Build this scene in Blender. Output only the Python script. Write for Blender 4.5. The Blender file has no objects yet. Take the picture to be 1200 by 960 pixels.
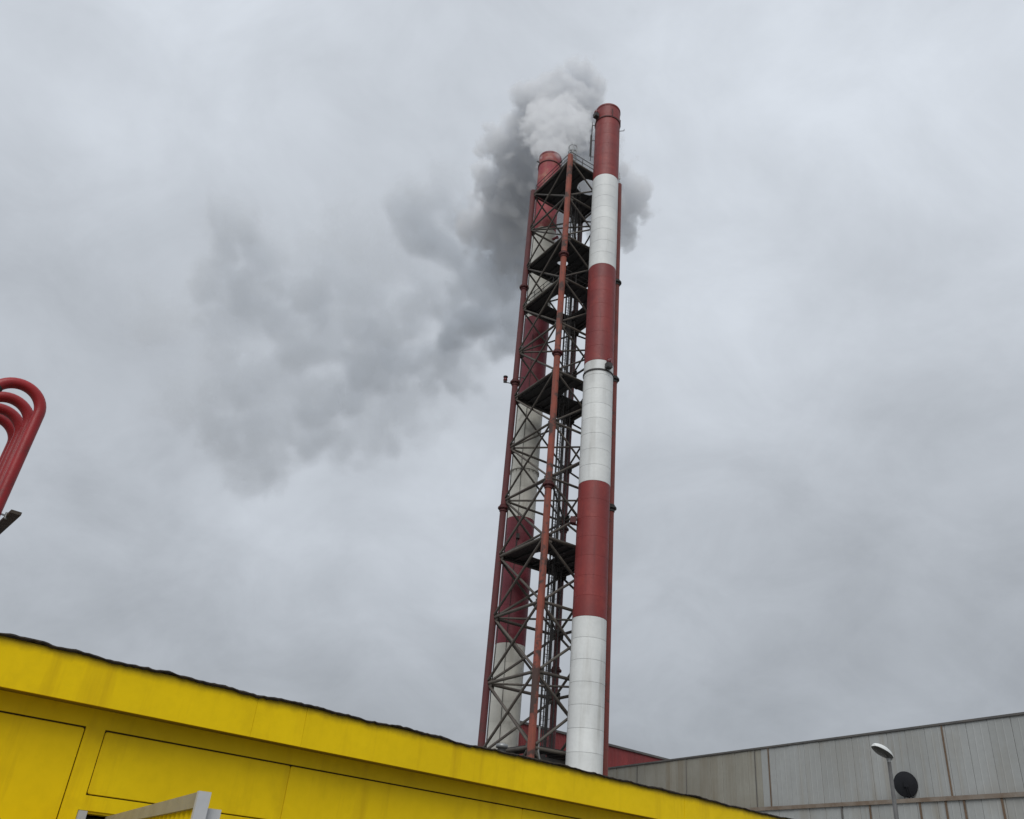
import bpy, math, random
from mathutils import Vector, Matrix
rnd = random.Random(7)
R = math.radians
scn = bpy.context.scene
COL = scn.collection

# ------------------------------------------------------------------ camera
EYE = Vector((0.0, 0.0, 1.6))
cd = bpy.data.cameras.new('camera')
cd.sensor_fit = 'HORIZONTAL'; cd.sensor_width = 36.0; cd.lens = 30.0
cd.clip_start = 0.1; cd.clip_end = 9000.0
cam = bpy.data.objects.new('camera', cd); COL.objects.link(cam)
# axes of the camera in the world: hand-held, pitched up 30 degrees, a little roll
RX = Vector((0.99555, -0.04717, 0.08158)); RY = Vector((-0.09424, -0.49828, 0.86188)); RZ = Vector((0.0, -0.86573, -0.50051))
cam.matrix_world = Matrix(((RX.x, RY.x, RZ.x, EYE.x), (RX.y, RY.y, RZ.y, EYE.y), (RX.z, RY.z, RZ.z, EYE.z), (0, 0, 0, 1)))
scn.camera = cam

# ------------------------------------------------------------------ sky and sun (overcast)
SUN_EL, SUN_AZ = R(42), R(190)          # azimuth clockwise from +Y
w = bpy.data.worlds.new('World'); scn.world = w; w.use_nodes = True
nt = w.node_tree; nt.nodes.clear()
def N(tree, typ, **kw):
    n = tree.nodes.new(typ)
    for k, v in kw.items(): setattr(n, k, v)
    return n
def math_(tree, op, a, b=None, c=None, clamp=False):
    n = tree.nodes.new('ShaderNodeMath'); n.operation = op; n.use_clamp = clamp
    for i, x in enumerate((a, b, c)):
        if x is None: continue
        if isinstance(x, (int, float)): n.inputs[i].default_value = x
        else: tree.links.new(x, n.inputs[i])
    return n.outputs[0]
def mixc(tree, fac, a, b):
    n = tree.nodes.new('ShaderNodeMix'); n.data_type = 'RGBA'
    for s, x in ((n.inputs[0], fac), (n.inputs[6], a), (n.inputs[7], b)):
        if isinstance(x, (int, float)): s.default_value = x
        elif isinstance(x, tuple): s.default_value = (*x[:3], 1)
        else: tree.links.new(x, s)
    return n.outputs[2]
def ramp(tree, fac, stops):
    n = tree.nodes.new('ShaderNodeValToRGB'); e = n.color_ramp.elements
    while len(e) < len(stops): e.new(0.5)
    for el, (p, c) in zip(e, stops):
        el.position = p; el.color = (c, c, c, 1) if isinstance(c, (int, float)) else (*c, 1)
    if fac is not None: tree.links.new(fac, n.inputs[0])
    return n.outputs[0]
sky = N(nt, 'ShaderNodeTexSky', sky_type='NISHITA'); sky.sun_disc = False
sky.sun_elevation = SUN_EL; sky.sun_rotation = SUN_AZ; sky.dust_density = 3.0
tc = N(nt, 'ShaderNodeTexCoord'); L = nt.links.new
sep = N(nt, 'ShaderNodeSeparateXYZ'); L(tc.outputs['Generated'], sep.inputs[0])
zc = math_(nt, 'MAXIMUM', sep.outputs[2], 0.0)
den = math_(nt, 'ADD', zc, 0.55)
cmb = N(nt, 'ShaderNodeCombineXYZ')
L(math_(nt, 'DIVIDE', sep.outputs[0], den), cmb.inputs[0]); L(math_(nt, 'DIVIDE', sep.outputs[1], den), cmb.inputs[1])
def cloud(scale, det, rough, off, dist=0.0):
    m = N(nt, 'ShaderNodeMapping'); m.inputs['Location'].default_value = off; L(cmb.outputs[0], m.inputs[0])
    n = N(nt, 'ShaderNodeTexNoise'); n.inputs['Scale'].default_value = scale; n.inputs['Detail'].default_value = det
    n.inputs['Roughness'].default_value = rough; n.inputs['Distortion'].default_value = dist
    L(m.outputs[0], n.inputs['Vector']); return n.outputs[0]
c1 = cloud(2.4, 6, 0.55, (3.1, 1.7, 0), 0.4)
c2 = cloud(7.0, 8, 0.62, (0.4, 5.2, 0), 0.5)
c3 = cloud(0.9, 3, 0.5, (7.7, 2.2, 0))
grad = math_(nt, 'MULTIPLY_ADD', zc, 3.3, 4.0)                      # overcast sky: brighter towards the zenith
v = math_(nt, 'MULTIPLY', grad, math_(nt, 'MULTIPLY_ADD', c1, 0.70, 0.65))
v = math_(nt, 'MULTIPLY', v, math_(nt, 'MULTIPLY_ADD', c2, 0.34, 0.83))
v = math_(nt, 'MULTIPLY', v, math_(nt, 'MULTIPLY_ADD', c3, 0.40, 0.80))
hs = N(nt, 'ShaderNodeVectorMath', operation='SCALE'); hs.inputs[0].default_value = (0.915, 0.98, 1.068); L(v, hs.inputs['Scale'])
sk = mixc(nt, 0.96, sky.outputs[0], hs.outputs[0])
bg = N(nt, 'ShaderNodeBackground'); bg.inputs['Strength'].default_value = 0.0745; L(sk, bg.inputs['Color'])
wo = N(nt, 'ShaderNodeOutputWorld'); L(bg.outputs[0], wo.inputs['Surface'])

sl = bpy.data.lights.new('sun', 'SUN'); sl.energy = 1.5; sl.angle = R(45); sl.color = (1.0, 0.98, 0.95)
so = bpy.data.objects.new('sun', sl); COL.objects.link(so)
sdir = Vector((math.sin(SUN_AZ) * math.cos(SUN_EL), math.cos(SUN_AZ) * math.cos(SUN_EL), math.sin(SUN_EL)))
so.rotation_euler = sdir.to_track_quat('Z', 'Y').to_euler(); so.location = (20, -40, 60)

vs = scn.view_settings
vs.view_transform = 'Standard'; vs.look = 'None'; vs.gamma = 1.0; vs.use_curve_mapping = False; vs.exposure = 0.45
cy = scn.cycles
cy.use_denoising = True; cy.volume_bounces = 12; cy.max_bounces = 14; cy.diffuse_bounces = 4
cy.volume_step_rate = 1.0; cy.volume_max_steps = 512; cy.sample_clamp_indirect = 10

# ------------------------------------------------------------------ materials
def material(name, base, alt=None, scale=0.6, streak=None, streak_amt=0.0, streak_scale=(2.2, 0.12), streak_lo=0.52, streak_hi=0.72,
             spots=None, spot_amt=0.0, spot_scale=1.2, spot_lo=0.58, spot_hi=0.66, rough=0.6, metal=0.0, bump=0.0, bump_scale=18.0, tint=0.0, spec=0.4):
    m = bpy.data.materials.new(name); m.use_nodes = True
    t = m.node_tree; b = t.nodes['Principled BSDF']; lk = t.links.new
    g = N(t, 'ShaderNodeNewGeometry'); oi = N(t, 'ShaderNodeObjectInfo')
    def noise(sc, det=4, vec=None, rg=0.55):
        n = N(t, 'ShaderNodeTexNoise'); n.inputs['Scale'].default_value = sc; n.inputs['Detail'].default_value = det
        n.inputs['Roughness'].default_value = rg
        lk(vec if vec is not None else g.outputs['Position'], n.inputs['Vector']); return n.outputs[0]
    alt = alt or tuple(c * 0.78 for c in base)
    c = mixc(t, ramp(t, noise(scale), [(0.32, 0.0), (0.68, 1.0)]), base, alt)
    fine = noise(scale * 14, 3)
    c = mixc(t, math_(t, 'MULTIPLY', ramp(t, fine, [(0.4, 0.0), (0.75, 1.0)]), 0.25), c, tuple(x * 0.72 for x in base))
    if tint:
        mt = N(t, 'ShaderNodeHueSaturation'); lk(c, mt.inputs['Color'])
        lk(math_(t, 'MULTIPLY_ADD', oi.outputs['Random'], tint * 2, 1.0 - tint), mt.inputs['Value']); c = mt.outputs[0]
    if streak:
        mp = N(t, 'ShaderNodeMapping'); mp.inputs['Scale'].default_value = (streak_scale[0], streak_scale[0], streak_scale[1]); lk(g.outputs['Position'], mp.inputs[0])
        f = ramp(t, noise(1.0, 5, mp.outputs[0], 0.6), [(streak_lo, 0.0), (streak_hi, 1.0)])
        f = math_(t, 'MULTIPLY', f, math_(t, 'MULTIPLY_ADD', ramp(t, noise(0.35, 2), [(0.35, 0.0), (0.65, 1.0)]), 0.7, 0.3))
        c = mixc(t, math_(t, 'MULTIPLY', f, streak_amt), c, streak)
    if spots:
        f = ramp(t, noise(spot_scale, 6, None, 0.65), [(spot_lo, 0.0), (spot_hi, 1.0)])
        c = mixc(t, math_(t, 'MULTIPLY', f, spot_amt), c, spots)
    lk(c, b.inputs['Base Color'])
    b.inputs['Specular IOR Level'].default_value = spec
    b.inputs['Metallic'].default_value = metal
    lk(math_(t, 'MULTIPLY_ADD', fine, 0.25, rough - 0.12), b.inputs['Roughness'])
    if bump:
        bn = N(t, 'ShaderNodeBump'); bn.inputs['Strength'].default_value = bump; bn.inputs['Distance'].default_value = 0.02
        lk(noise(bump_scale, 4), bn.inputs['Height']); lk(bn.outputs[0], b.inputs['Normal'])
    return m
M = {}
M['white'] = material('white_paint', (0.66, 0.68, 0.67), (0.55, 0.57, 0.57), 0.35, (0.33, 0.325, 0.30), 0.7, (1.5, 0.10), rough=0.55, bump=0.15, bump_scale=3, tint=0.05)
M['cream'] = material('aged_white_paint', (0.62, 0.61, 0.55), (0.50, 0.49, 0.44), 0.4, (0.30, 0.27, 0.20), 0.6, (1.4, 0.10), spots=(0.20, 0.18, 0.13), spot_amt=0.6, spot_scale=0.5, spot_lo=0.6, spot_hi=0.75, rough=0.6, bump=0.15, bump_scale=3, tint=0.04)
M['red'] = material('red_paint', (0.215, 0.030, 0.027), (0.155, 0.025, 0.025), 0.4, (0.075, 0.018, 0.02), 0.8, (1.6, 0.12), spots=(0.27, 0.045, 0.034), spot_amt=0.35, spot_scale=0.9, rough=0.55, bump=0.15, bump_scale=3, tint=0.05)
M['crimson'] = material('crimson_paint', (0.20, 0.030, 0.042), (0.145, 0.024, 0.035), 0.45, (0.08, 0.02, 0.026), 0.6, (1.6, 0.12), rough=0.55, bump=0.15, bump_scale=3, tint=0.05)
M['crimson_rust'] = material('crimson_paint_flaked', (0.28, 0.046, 0.056), (0.21, 0.036, 0.044), 0.5, (0.34, 0.15, 0.11), 0.5, (1.1, 0.22), 0.48, 0.68, spots=(0.37, 0.21, 0.14), spot_amt=0.5, spot_scale=0.55, spot_lo=0.5, spot_hi=0.62, rough=0.7, tint=0.05)
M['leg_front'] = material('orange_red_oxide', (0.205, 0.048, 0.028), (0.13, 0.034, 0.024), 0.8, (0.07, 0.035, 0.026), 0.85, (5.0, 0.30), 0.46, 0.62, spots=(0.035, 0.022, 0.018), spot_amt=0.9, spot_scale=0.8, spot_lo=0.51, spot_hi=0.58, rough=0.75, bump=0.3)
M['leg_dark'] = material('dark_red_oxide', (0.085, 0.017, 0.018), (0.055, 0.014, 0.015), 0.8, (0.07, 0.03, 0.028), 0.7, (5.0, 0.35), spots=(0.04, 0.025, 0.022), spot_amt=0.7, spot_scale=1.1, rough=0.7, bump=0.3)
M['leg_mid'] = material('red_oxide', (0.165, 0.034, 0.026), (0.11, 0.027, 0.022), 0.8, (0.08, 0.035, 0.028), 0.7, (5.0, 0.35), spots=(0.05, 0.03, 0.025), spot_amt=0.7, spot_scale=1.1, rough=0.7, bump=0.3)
M['brace'] = material('weathered_brown_steel', (0.085, 0.075, 0.062), (0.055, 0.045, 0.040), 1.0, spots=(0.13, 0.12, 0.10), spot_amt=0.5, spot_scale=0.8, rough=0.6, bump=0.2, tint=0.25)
M['deck'] = material('sooty_deck_steel', (0.022, 0.022, 0.024), (0.032, 0.031, 0.031), 1.0, rough=0.7, bump=0.3)
M['black'] = material('blackened_steel', (0.03, 0.028, 0.028), (0.045, 0.04, 0.038), 2.0, rough=0.6, bump=0.2)
M['galv'] = material('galvanised_steel', (0.30, 0.31, 0.31), (0.22, 0.23, 0.23), 3.0, rough=0.45, metal=0.5, bump=0.1)
M['seam'] = material('seam_grime', (0.14, 0.135, 0.13), (0.20, 0.19, 0.18), 3.0, rough=0.9)
M['lamp_red'] = material('red_signal_lens', (0.12, 0.015, 0.018), (0.08, 0.012, 0.015), 3.0, rough=0.25)
M['yellow'] = material('yellow_paint', (0.81, 0.568, 0.002), (0.71, 0.492, 0.002), 0.7, (0.44, 0.26, 0.004), 0.6, (4.0, 0.35), 0.53, 0.72, spots=(0.50, 0.33, 0.003), spot_amt=0.4, spot_scale=1.6, spot_lo=0.56, spot_hi=0.75, rough=0.5, bump=0.12, bump_scale=2.5, tint=0.025, spec=0.15)
M['soffit'] = material('shaded_yellow_soffit', (0.33, 0.21, 0.004), (0.22, 0.14, 0.004), 1.5, spots=(0.10, 0.065, 0.01), spot_amt=0.6, spot_scale=2.5, rough=0.7)  # darkened yellow: shade under the overhanging fascia put into the colour
M['groove'] = material('dark_joint_brown', (0.075, 0.048, 0.006), (0.04, 0.028, 0.006), 2.0, rough=0.9)  # dark brown for the sheet behind the panel joints
M['pole'] = material('dull_pole_zinc', (0.10, 0.10, 0.10), (0.07, 0.07, 0.07), 3.0, rough=0.6)
M['felt'] = material('bitumen_felt', (0.010, 0.008, 0.006), (0.03, 0.02, 0.010), 9.0, rough=0.85, bump=0.6, bump_scale=25)
M['dark_gap'] = material('dark_interior', (0.02, 0.018, 0.015), (0.03, 0.028, 0.02), 1.0, rough=0.9)
M['frame_white'] = material('white_powder_coat', (0.47, 0.48, 0.49), (0.40, 0.41, 0.42), 2.0, rough=0.5)
M['frame_grey'] = material('grey_steel_channel', (0.30, 0.28, 0.22), (0.24, 0.22, 0.17), 4.0, rough=0.5, bump=0.2)
M['hall'] = material('grey_coated_sheet', (0.37, 0.385, 0.38), (0.31, 0.32, 0.31), 0.25, (0.24, 0.20, 0.14), 0.55, (1.3, 0.05), 0.52, 0.72, spots=(0.26, 0.24, 0.20), spot_amt=0.4, spot_scale=0.2, spot_lo=0.5, spot_hi=0.7, rough=0.55, bump=0.1, tint=0.035)
M['hall_brown'] = material('grey_brown_stained_sheet', (0.315, 0.31, 0.27), (0.25, 0.24, 0.20), 0.3, (0.17, 0.13, 0.075), 0.7, (1.5, 0.05), 0.48, 0.70, rough=0.6, bump=0.1, tint=0.06)
M['rust_trim'] = material('rusting_flashing', (0.24, 0.205, 0.17), (0.17, 0.125, 0.09), 1.5, spots=(0.24, 0.22, 0.20), spot_amt=0.7, spot_scale=2.0, rough=0.75, bump=0.3)
M['trim_dark'] = material('dark_roof_trim', (0.085, 0.085, 0.085), (0.13, 0.12, 0.11), 1.2, rough=0.6)
M['drip'] = material('rust_brown_strip', (0.17, 0.115, 0.075), (0.11, 0.075, 0.05), 2.0, rough=0.8)
M['red_sheet'] = material('red_coated_sheet', (0.27, 0.045, 0.045), (0.20, 0.04, 0.042), 0.3, (0.11, 0.035, 0.035), 0.6, (1.5, 0.07), rough=0.6, tint=0.08)
M['dish'] = material('dark_dish_paint', (0.014, 0.015, 0.018), (0.020, 0.021, 0.024), 2.0, rough=0.9, spec=0.15)
M['glass_dark'] = material('lamp_lens', (0.035, 0.036, 0.034), (0.06, 0.06, 0.055), 6.0, rough=0.2)
M['pipe_red'] = material('red_pipe_enamel', (0.30, 0.013, 0.016), (0.22, 0.011, 0.014), 1.5, spots=(0.10, 0.02, 0.02), spot_amt=0.5, spot_scale=3.0, rough=0.38, bump=0.1)
M['beam'] = material('brown_black_steel', (0.06, 0.045, 0.030), (0.035, 0.028, 0.024), 3.0, spots=(0.10, 0.07, 0.045), spot_amt=0.6, spot_scale=6, rough=0.7, bump=0.3)
M['ground'] = material('pale_bounce_yard', (0.24, 0.235, 0.225), (0.18, 0.175, 0.165), 0.5, rough=0.9, bump=0.4, bump_scale=40)  # unseen ground, made pale to bounce more light onto walls and undersides
M['conc'] = material('concrete', (0.30, 0.29, 0.27), (0.24, 0.23, 0.21), 0.8, rough=0.85, bump=0.3)

# dirt washed down from the roof felt over the fascia, with its own ragged outline
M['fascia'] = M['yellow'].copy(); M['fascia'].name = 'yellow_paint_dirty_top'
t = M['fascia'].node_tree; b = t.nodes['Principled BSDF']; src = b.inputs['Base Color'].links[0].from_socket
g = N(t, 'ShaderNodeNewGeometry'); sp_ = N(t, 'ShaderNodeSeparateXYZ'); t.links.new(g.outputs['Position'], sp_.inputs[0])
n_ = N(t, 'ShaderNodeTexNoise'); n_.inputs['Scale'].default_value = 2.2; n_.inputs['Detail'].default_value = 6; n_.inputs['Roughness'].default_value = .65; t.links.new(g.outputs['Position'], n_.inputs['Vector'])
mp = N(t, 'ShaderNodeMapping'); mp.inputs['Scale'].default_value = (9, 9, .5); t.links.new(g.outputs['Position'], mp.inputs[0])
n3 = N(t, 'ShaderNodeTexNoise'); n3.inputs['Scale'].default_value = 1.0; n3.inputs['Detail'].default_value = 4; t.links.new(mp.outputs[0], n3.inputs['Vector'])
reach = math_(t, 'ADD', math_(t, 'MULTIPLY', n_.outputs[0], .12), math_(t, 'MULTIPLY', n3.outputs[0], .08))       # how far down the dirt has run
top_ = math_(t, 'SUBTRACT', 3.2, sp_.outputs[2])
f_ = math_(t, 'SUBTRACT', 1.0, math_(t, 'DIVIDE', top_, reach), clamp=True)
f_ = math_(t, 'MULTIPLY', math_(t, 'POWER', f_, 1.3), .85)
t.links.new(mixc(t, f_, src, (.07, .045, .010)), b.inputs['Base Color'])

# ------------------------------------------------------------------ helpers
def put(o, parent=None, loc=None):
    COL.objects.link(o)
    if parent: o.parent = parent
    if loc is not None: o.location = loc
    return o
def tag(o, label=None, cat=None, group=None, kind=None):
    if label: o['label'] = label
    if cat: o['category'] = cat
    if group: o['group'] = group
    if kind: o['kind'] = kind
    return o
ROOT = {}
def thing(name, loc, label, cat, group=None):
    o = bpy.data.objects.new(name, None); o.empty_display_size = 0.5
    put(o, None, loc); ROOT[o] = Vector(loc)
    return tag(o, label, cat, group)
def frame(a, b, ref=Vector((0, 0, 1))):
    z = (b - a).normalized()
    if abs(z.dot(ref)) > 0.98: ref = Vector((1, 0, 0))
    x = ref.cross(z).normalized(); return x, z.cross(x), z
class MB:
    def __init__(s): s.v = []; s.f = []; s.sm = []
    def add(s, vs_, fs, smooth=False):
        o = len(s.v); s.v += [Vector(p) for p in vs_]
        for f in fs: s.f.append([i + o for i in f]); s.sm.append(smooth)
    def box(s, c, sx, sy, sz, ax=None):
        X, Y, Z = ax or (Vector((1, 0, 0)), Vector((0, 1, 0)), Vector((0, 0, 1))); c = Vector(c)
        p = [c + X * (sx / 2 * i) + Y * (sy / 2 * j) + Z * (sz / 2 * k) for k in (-1, 1) for i, j in ((-1, -1), (1, -1), (1, 1), (-1, 1))]
        s.add(p, [(3, 2, 1, 0), (4, 5, 6, 7), (0, 1, 5, 4), (1, 2, 6, 5), (2, 3, 7, 6), (3, 0, 4, 7)]); return s
    def bar(s, a, b, wx, wy, ref=Vector((0, 0, 1))):
        a = Vector(a); b = Vector(b); X, Y, Z = frame(a, b, ref)
        return s.box((a + b) / 2, wx, wy, (b - a).length, (X, Y, Z))
    def tube(s, a, b, r, n=8, cap=True, r2=None):
        a = Vector(a); b = Vector(b); X, Y, Z = frame(a, b); r2 = r if r2 is None else r2
        p = [q + (X * math.cos(2 * math.pi * i / n) + Y * math.sin(2 * math.pi * i / n)) * rr for q, rr in ((a, r), (b, r2)) for i in range(n)]
        s.add(p, [(i, (i + 1) % n, n + (i + 1) % n, n + i) for i in range(n)], True)
        if cap: s.add(p, [tuple(range(n))[::-1], tuple(range(n, 2 * n))])
        return s
    def path(s, pts, r, n=12, caps=True):
        pts = [Vector(p) for p in pts]; rings = []
        X = None
        for i, p in enumerate(pts):
            d = (pts[min(i + 1, len(pts) - 1)] - pts[max(i - 1, 0)]).normalized()
            if X is None: X = frame(p, p + d)[0]
            X = (X - d * X.dot(d)).normalized(); Y = d.cross(X)
            rings.append([p + (X * math.cos(2 * math.pi * k / n) + Y * math.sin(2 * math.pi * k / n)) * r for k in range(n)])
        flat = [q for rg in rings for q in rg]
        s.add(flat, [(i * n + k, i * n + (k + 1) % n, (i + 1) * n + (k + 1) % n, (i + 1) * n + k) for i in range(len(pts) - 1) for k in range(n)], True)
        if caps: s.add(rings[0], [tuple(range(n))[::-1]]); s.add(rings[-1], [tuple(range(n))])
        return s
    def lathe(s, c, prof, n=32, smooth=True):
        c = Vector(c)
        p = [c + Vector((r * math.cos(2 * math.pi * i / n), r * math.sin(2 * math.pi * i / n), z)) for r, z in prof for i in range(n)]
        s.add(p, [(j * n + i, j * n + (i + 1) % n, (j + 1) * n + (i + 1) % n, (j + 1) * n + i) for j in range(len(prof) - 1) for i in range(n)], smooth); return s
    def build(s, name, mat, parent=None, label=None, sharp=True):
        off = Vector((0, 0, 0)); q = parent
        while q is not None:
            off += Vector(q.location); q = q.parent
        me = bpy.data.meshes.new(name)
        me.from_pydata([tuple(p - off) for p in s.v], [], s.f)
        for poly, f in zip(me.polygons, s.sm): poly.use_smooth = f
        me.materials.append(mat); me.update()
        o = bpy.data.objects.new(name, me); put(o, parent)
        if label: o['label'] = label
        return o
def inst(name, me, parent, loc, mat=None, rot=None):
    o = bpy.data.objects.new(name, me); put(o, parent, loc)
    if rot is not None: o.rotation_euler = rot
    return o

# ------------------------------------------------------------------ ground
gm = MB(); gm.add([(-4000, -4000, 0), (4000, -4000, 0), (4000, 4000, 0), (-4000, 4000, 0)], [(0, 1, 2, 3)])
tag(gm.build('ground', M['ground']), 'unseen yard beneath the works buildings, made pale to bounce light', 'ground', kind='structure')
# ------------------------------------------------------------------ lattice tower
TC = Vector((4.42, 64.83, 0)); TU = Vector((math.cos(R(31.8)), math.sin(R(31.8)), 0)); TV = Vector((-TU.y, TU.x, 0)); HS = 3.16
def tp(a, b, z): p = TC + TU * a + TV * b; p.z = z; return p
def lev(k): return 0.8 + 5.0 * k
CORN = {'left': (-HS, HS), 'front': (-HS, -HS), 'right': (HS, -HS), 'back': (HS, HS)}
def corner(n, z): return tp(*CORN[n], z)
tower = thing('lattice_tower', TC, 'tall rusty steel lattice tower with dark decks standing between the two chimneys', 'tower')
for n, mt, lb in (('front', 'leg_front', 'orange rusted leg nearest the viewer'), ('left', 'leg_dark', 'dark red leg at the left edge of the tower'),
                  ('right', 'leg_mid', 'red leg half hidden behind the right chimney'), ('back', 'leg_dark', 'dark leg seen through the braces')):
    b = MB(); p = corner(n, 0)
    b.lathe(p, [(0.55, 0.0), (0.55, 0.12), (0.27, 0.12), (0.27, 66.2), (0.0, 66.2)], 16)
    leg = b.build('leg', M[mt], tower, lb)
    for zf in (53.4, 42.5, 30.1, 18.0 if n == 'back' else 7.5):
        f = MB(); f.lathe(p, [(0.27, zf - .34), (0.33, zf - .30), (0.30, zf - .1), (0.47, zf - .06), (0.47, zf - .005), (0.44, zf - .005), (0.44, zf + .005), (0.47, zf + .005), (0.47, zf + .06), (0.30, zf + .1), (0.33, zf + .28), (0.27, zf + .32)], 16, False)
        for i in range(10):
            a = i * math.pi / 5; q = p + Vector((0.40 * math.cos(a), 0.40 * math.sin(a), zf)); f.tube(q - Vector((0, 0, .13)), q + Vector((0, 0, .13)), .035, 6)
        f.build('flange', M['leg_dark' if n != 'right' else 'black'], leg)
    sa, sb = CORN[n]
    for k in range(0, 14):
        g = MB(); z = lev(k) - (0.25 if k == 13 else 0); h = .8 if n == 'back' else .62
        w_ = .52 if n == 'back' else .42
        for ax, sg in ((TU, -math.copysign(1, sa)), (TV, -math.copysign(1, sb))):
            oth = TV if ax is TU else TU
            g.box(p + ax * sg * (0.24 + w_ / 2) + Vector((0, 0, z)), w_, .03, h, (ax, oth, Vector((0, 0, 1))))
        g.build('gusset', M['brace' if n != 'back' else 'black'], leg)
FACES = (('left', 'front', TV, 1), ('front', 'right', TU, 1), ('right', 'back', TV, 1), ('back', 'left', TU, 1))
DECKS = {2: 0, 5: 1, 8: 2, 10: 3, 11: 4, 13: 5}
for k in range(0, 14):
    r_ = 0.125 if k < 6 else 0.105
    for a, b, ax, s in FACES:
        A, B = corner(a, lev(k)), corner(b, lev(k)); d = (B - A).normalized()
        off = -0.22 if k == 13 else 0.0
        m_ = MB(); m_.tube(A + d * .27 + Vector((0, 0, off)), B - d * .27 + Vector((0, 0, off)), r_, 8); m_.build('girt', M['brace'], tower)
        if k < 13:
            for lo, hi, o_ in ((a, b, .075), (b, a, -.075)):
                P, Q = corner(lo, lev(k)), corner(hi, lev(k + 1)); dd = (Q - P).normalized()
                nrm = d.cross(Vector((0, 0, 1))) * o_
                m_ = MB(); m_.tube(P + dd * .36 + nrm, Q - dd * .36 + nrm, r_ * 0.82, 8); m_.build('diagonal_brace', M['brace'], tower)
    if k not in DECKS:
        for a, b, o_ in (('left', 'right', 0), ('front', 'back', 0.14)):
            if a == 'front' and k % 2: continue
            A, B = corner(a, lev(k) + o_), corner(b, lev(k) + o_); d = (B - A).normalized()
            m_ = MB(); m_.tube(A + d * .3, B - d * .3, .085, 8); m_.build('plan_brace', M['brace'], tower)
# decks: square plate with a round opening, joists under it, edge beams, rails above
def deck(z, hole, hr, rail, half=HS - 0.12, sq=0.0):
    pm = MB(); n = 32; t = .05
    outer = []; inner = []
    for i in range(n):
        a = 2 * math.pi * i / n + math.pi / 4
        c, s = math.cos(a), math.sin(a); m = half / max(abs(c), abs(s)); outer.append((c * m, s * m))
        k_ = 1 + sq * (1 / max(abs(c), abs(s)) - 1); inner.append((hole[0] + hr * c * k_, hole[1] + hr * s * k_ * (1 - .25 * sq)))
    vs_ = [tp(*q, z) for q in outer] + [tp(*q, z) for q in inner] + [tp(*q, z + t) for q in outer] + [tp(*q, z + t) for q in inner]
    fs = []
    for i in range(n):
        j = (i + 1) % n
        fs += [(i, j, n + j, n + i)[::-1], (2*n + i, 2*n + j, 3*n + j, 3*n + i), (i, 2*n + i, 2*n + j, j)[::-1], (n + i, n + j, 3*n + j, 3*n + i)[::-1]]
    pm.add(vs_, fs); pl = pm.build('deck_plate', M['deck'], tower)
    for i in range(-3, 4):                                               # joists, broken by the opening
        a = i * 0.9
        dy = hole[0] - a; spans = [(-half, half)]
        if abs(dy) < hr + .1:
            h_ = math.sqrt(max(0, (hr + .1) ** 2 - dy * dy)); spans = [(-half, hole[1] - h_), (hole[1] + h_, half)]
        for s0, s1 in spans:
            if s1 - s0 > .4:
                j = MB(); j.bar(tp(a, s0 + .06, z - .095), tp(a, s1 - .06, z - .095), .09, .17, TU); j.build('joist', M['deck'], pl)
    e = MB()
    for q0, q1 in (((-1, -1), (1, -1)), ((1, -1), (1, 1)), ((1, 1), (-1, 1)), ((-1, 1), (-1, -1))):
        k_ = half - .06; A, B = tp(q0[0] * k_, q0[1] * k_, z - .12), tp(q1[0] * k_, q1[1] * k_, z - .12); d = (B - A).normalized()
        e.bar(A + d * .1, B - d * .1, .12, .22)
    e.build('edge_beam', M['deck'], pl)
    if rail:
        rm = MB(); k_ = half - .05
        P = [(-1, 1), (-1, -1), (1, -1), (1, 1)]
        for i in range(4):
            q0, q1 = P[i], P[(i + 1) % 4]
            for hz in ((.55, 1.1) if rail == 2 else (1.1, .6)):
                rm.tube(tp(q0[0] * k_, q0[1] * k_, z + hz), tp(q1[0] * k_, q1[1] * k_, z + hz), .036, 6)
            for f in (0, .25, .5, .75):
                a = (q0[0] + (q1[0] - q0[0]) * f) * k_; b = (q0[1] + (q1[1] - q0[1]) * f) * k_
                rm.tube(tp(a, b, z + t), tp(a, b, z + 1.12), .036, 6)
        rm.build('handrail', M['black'], pl)
deck(lev(2) + .16, (-.4, .6), 1.2, 0)
deck(lev(5) + .16, (-.5, .8), 0.9, 0, sq=.55)
deck(lev(8) + .16, (.75, -.85), 1.05, 0, sq=.7)
deck(lev(10) + .16, (-.35, .1), 1.55, 1, sq=.75)
deck(lev(11) + .16, (-.75, .35), 0.5, 0, sq=.6)
deck(lev(13) + .05, (.75, -1.15), 1.1, 2, sq=.25)
# access ladder with rungs, risers and cables inside the tower
lm = MB(); la, lb_ = 0.05, 0.25
for s in (-.24, .24): lm.bar(tp(la + s, lb_, .2), tp(la + s, lb_, 67.3), .07, .05, TV)
for i in range(220): lm.tube(tp(la - .24, lb_, .5 + i * .3), tp(la + .24, lb_, .5 + i * .3), .018, 5, False)
ladder = lm.build('ladder', M['black'], tower)
hm = MB()
for i in range(int(63 / 1.5)):
    z = 3 + i * 1.5
    pts = [tp(la + .38 * math.sin(t), lb_ - .40 + .40 * math.cos(t), z) for t in [x * math.pi / 5 for x in range(-4, 5)]]
    hm.path(pts, .02, 5, False)
for t in (-2.4, 0.0 + math.pi, 2.4): hm.tube(tp(la + .38 * math.sin(t), lb_ - .40 + .40 * math.cos(t), 3), tp(la + .38 * math.sin(t), lb_ - .40 + .40 * math.cos(t), 66), .015, 5, False)
hm.build('safety_cage', M['black'], ladder)
for (a, b, r_, z1) in ((1.35, 1.5, .10, 66.5), (1.75, 1.25, .07, 66.5), (.75, 1.1, .05, 64), (1.05, 1.9, .06, 62)):
    m_ = MB(); m_.tube(tp(a, b, .2), tp(a, b, z1), r_, 8); m_.build('riser_pipe', M['black'], tower)
m_ = MB()
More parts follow.
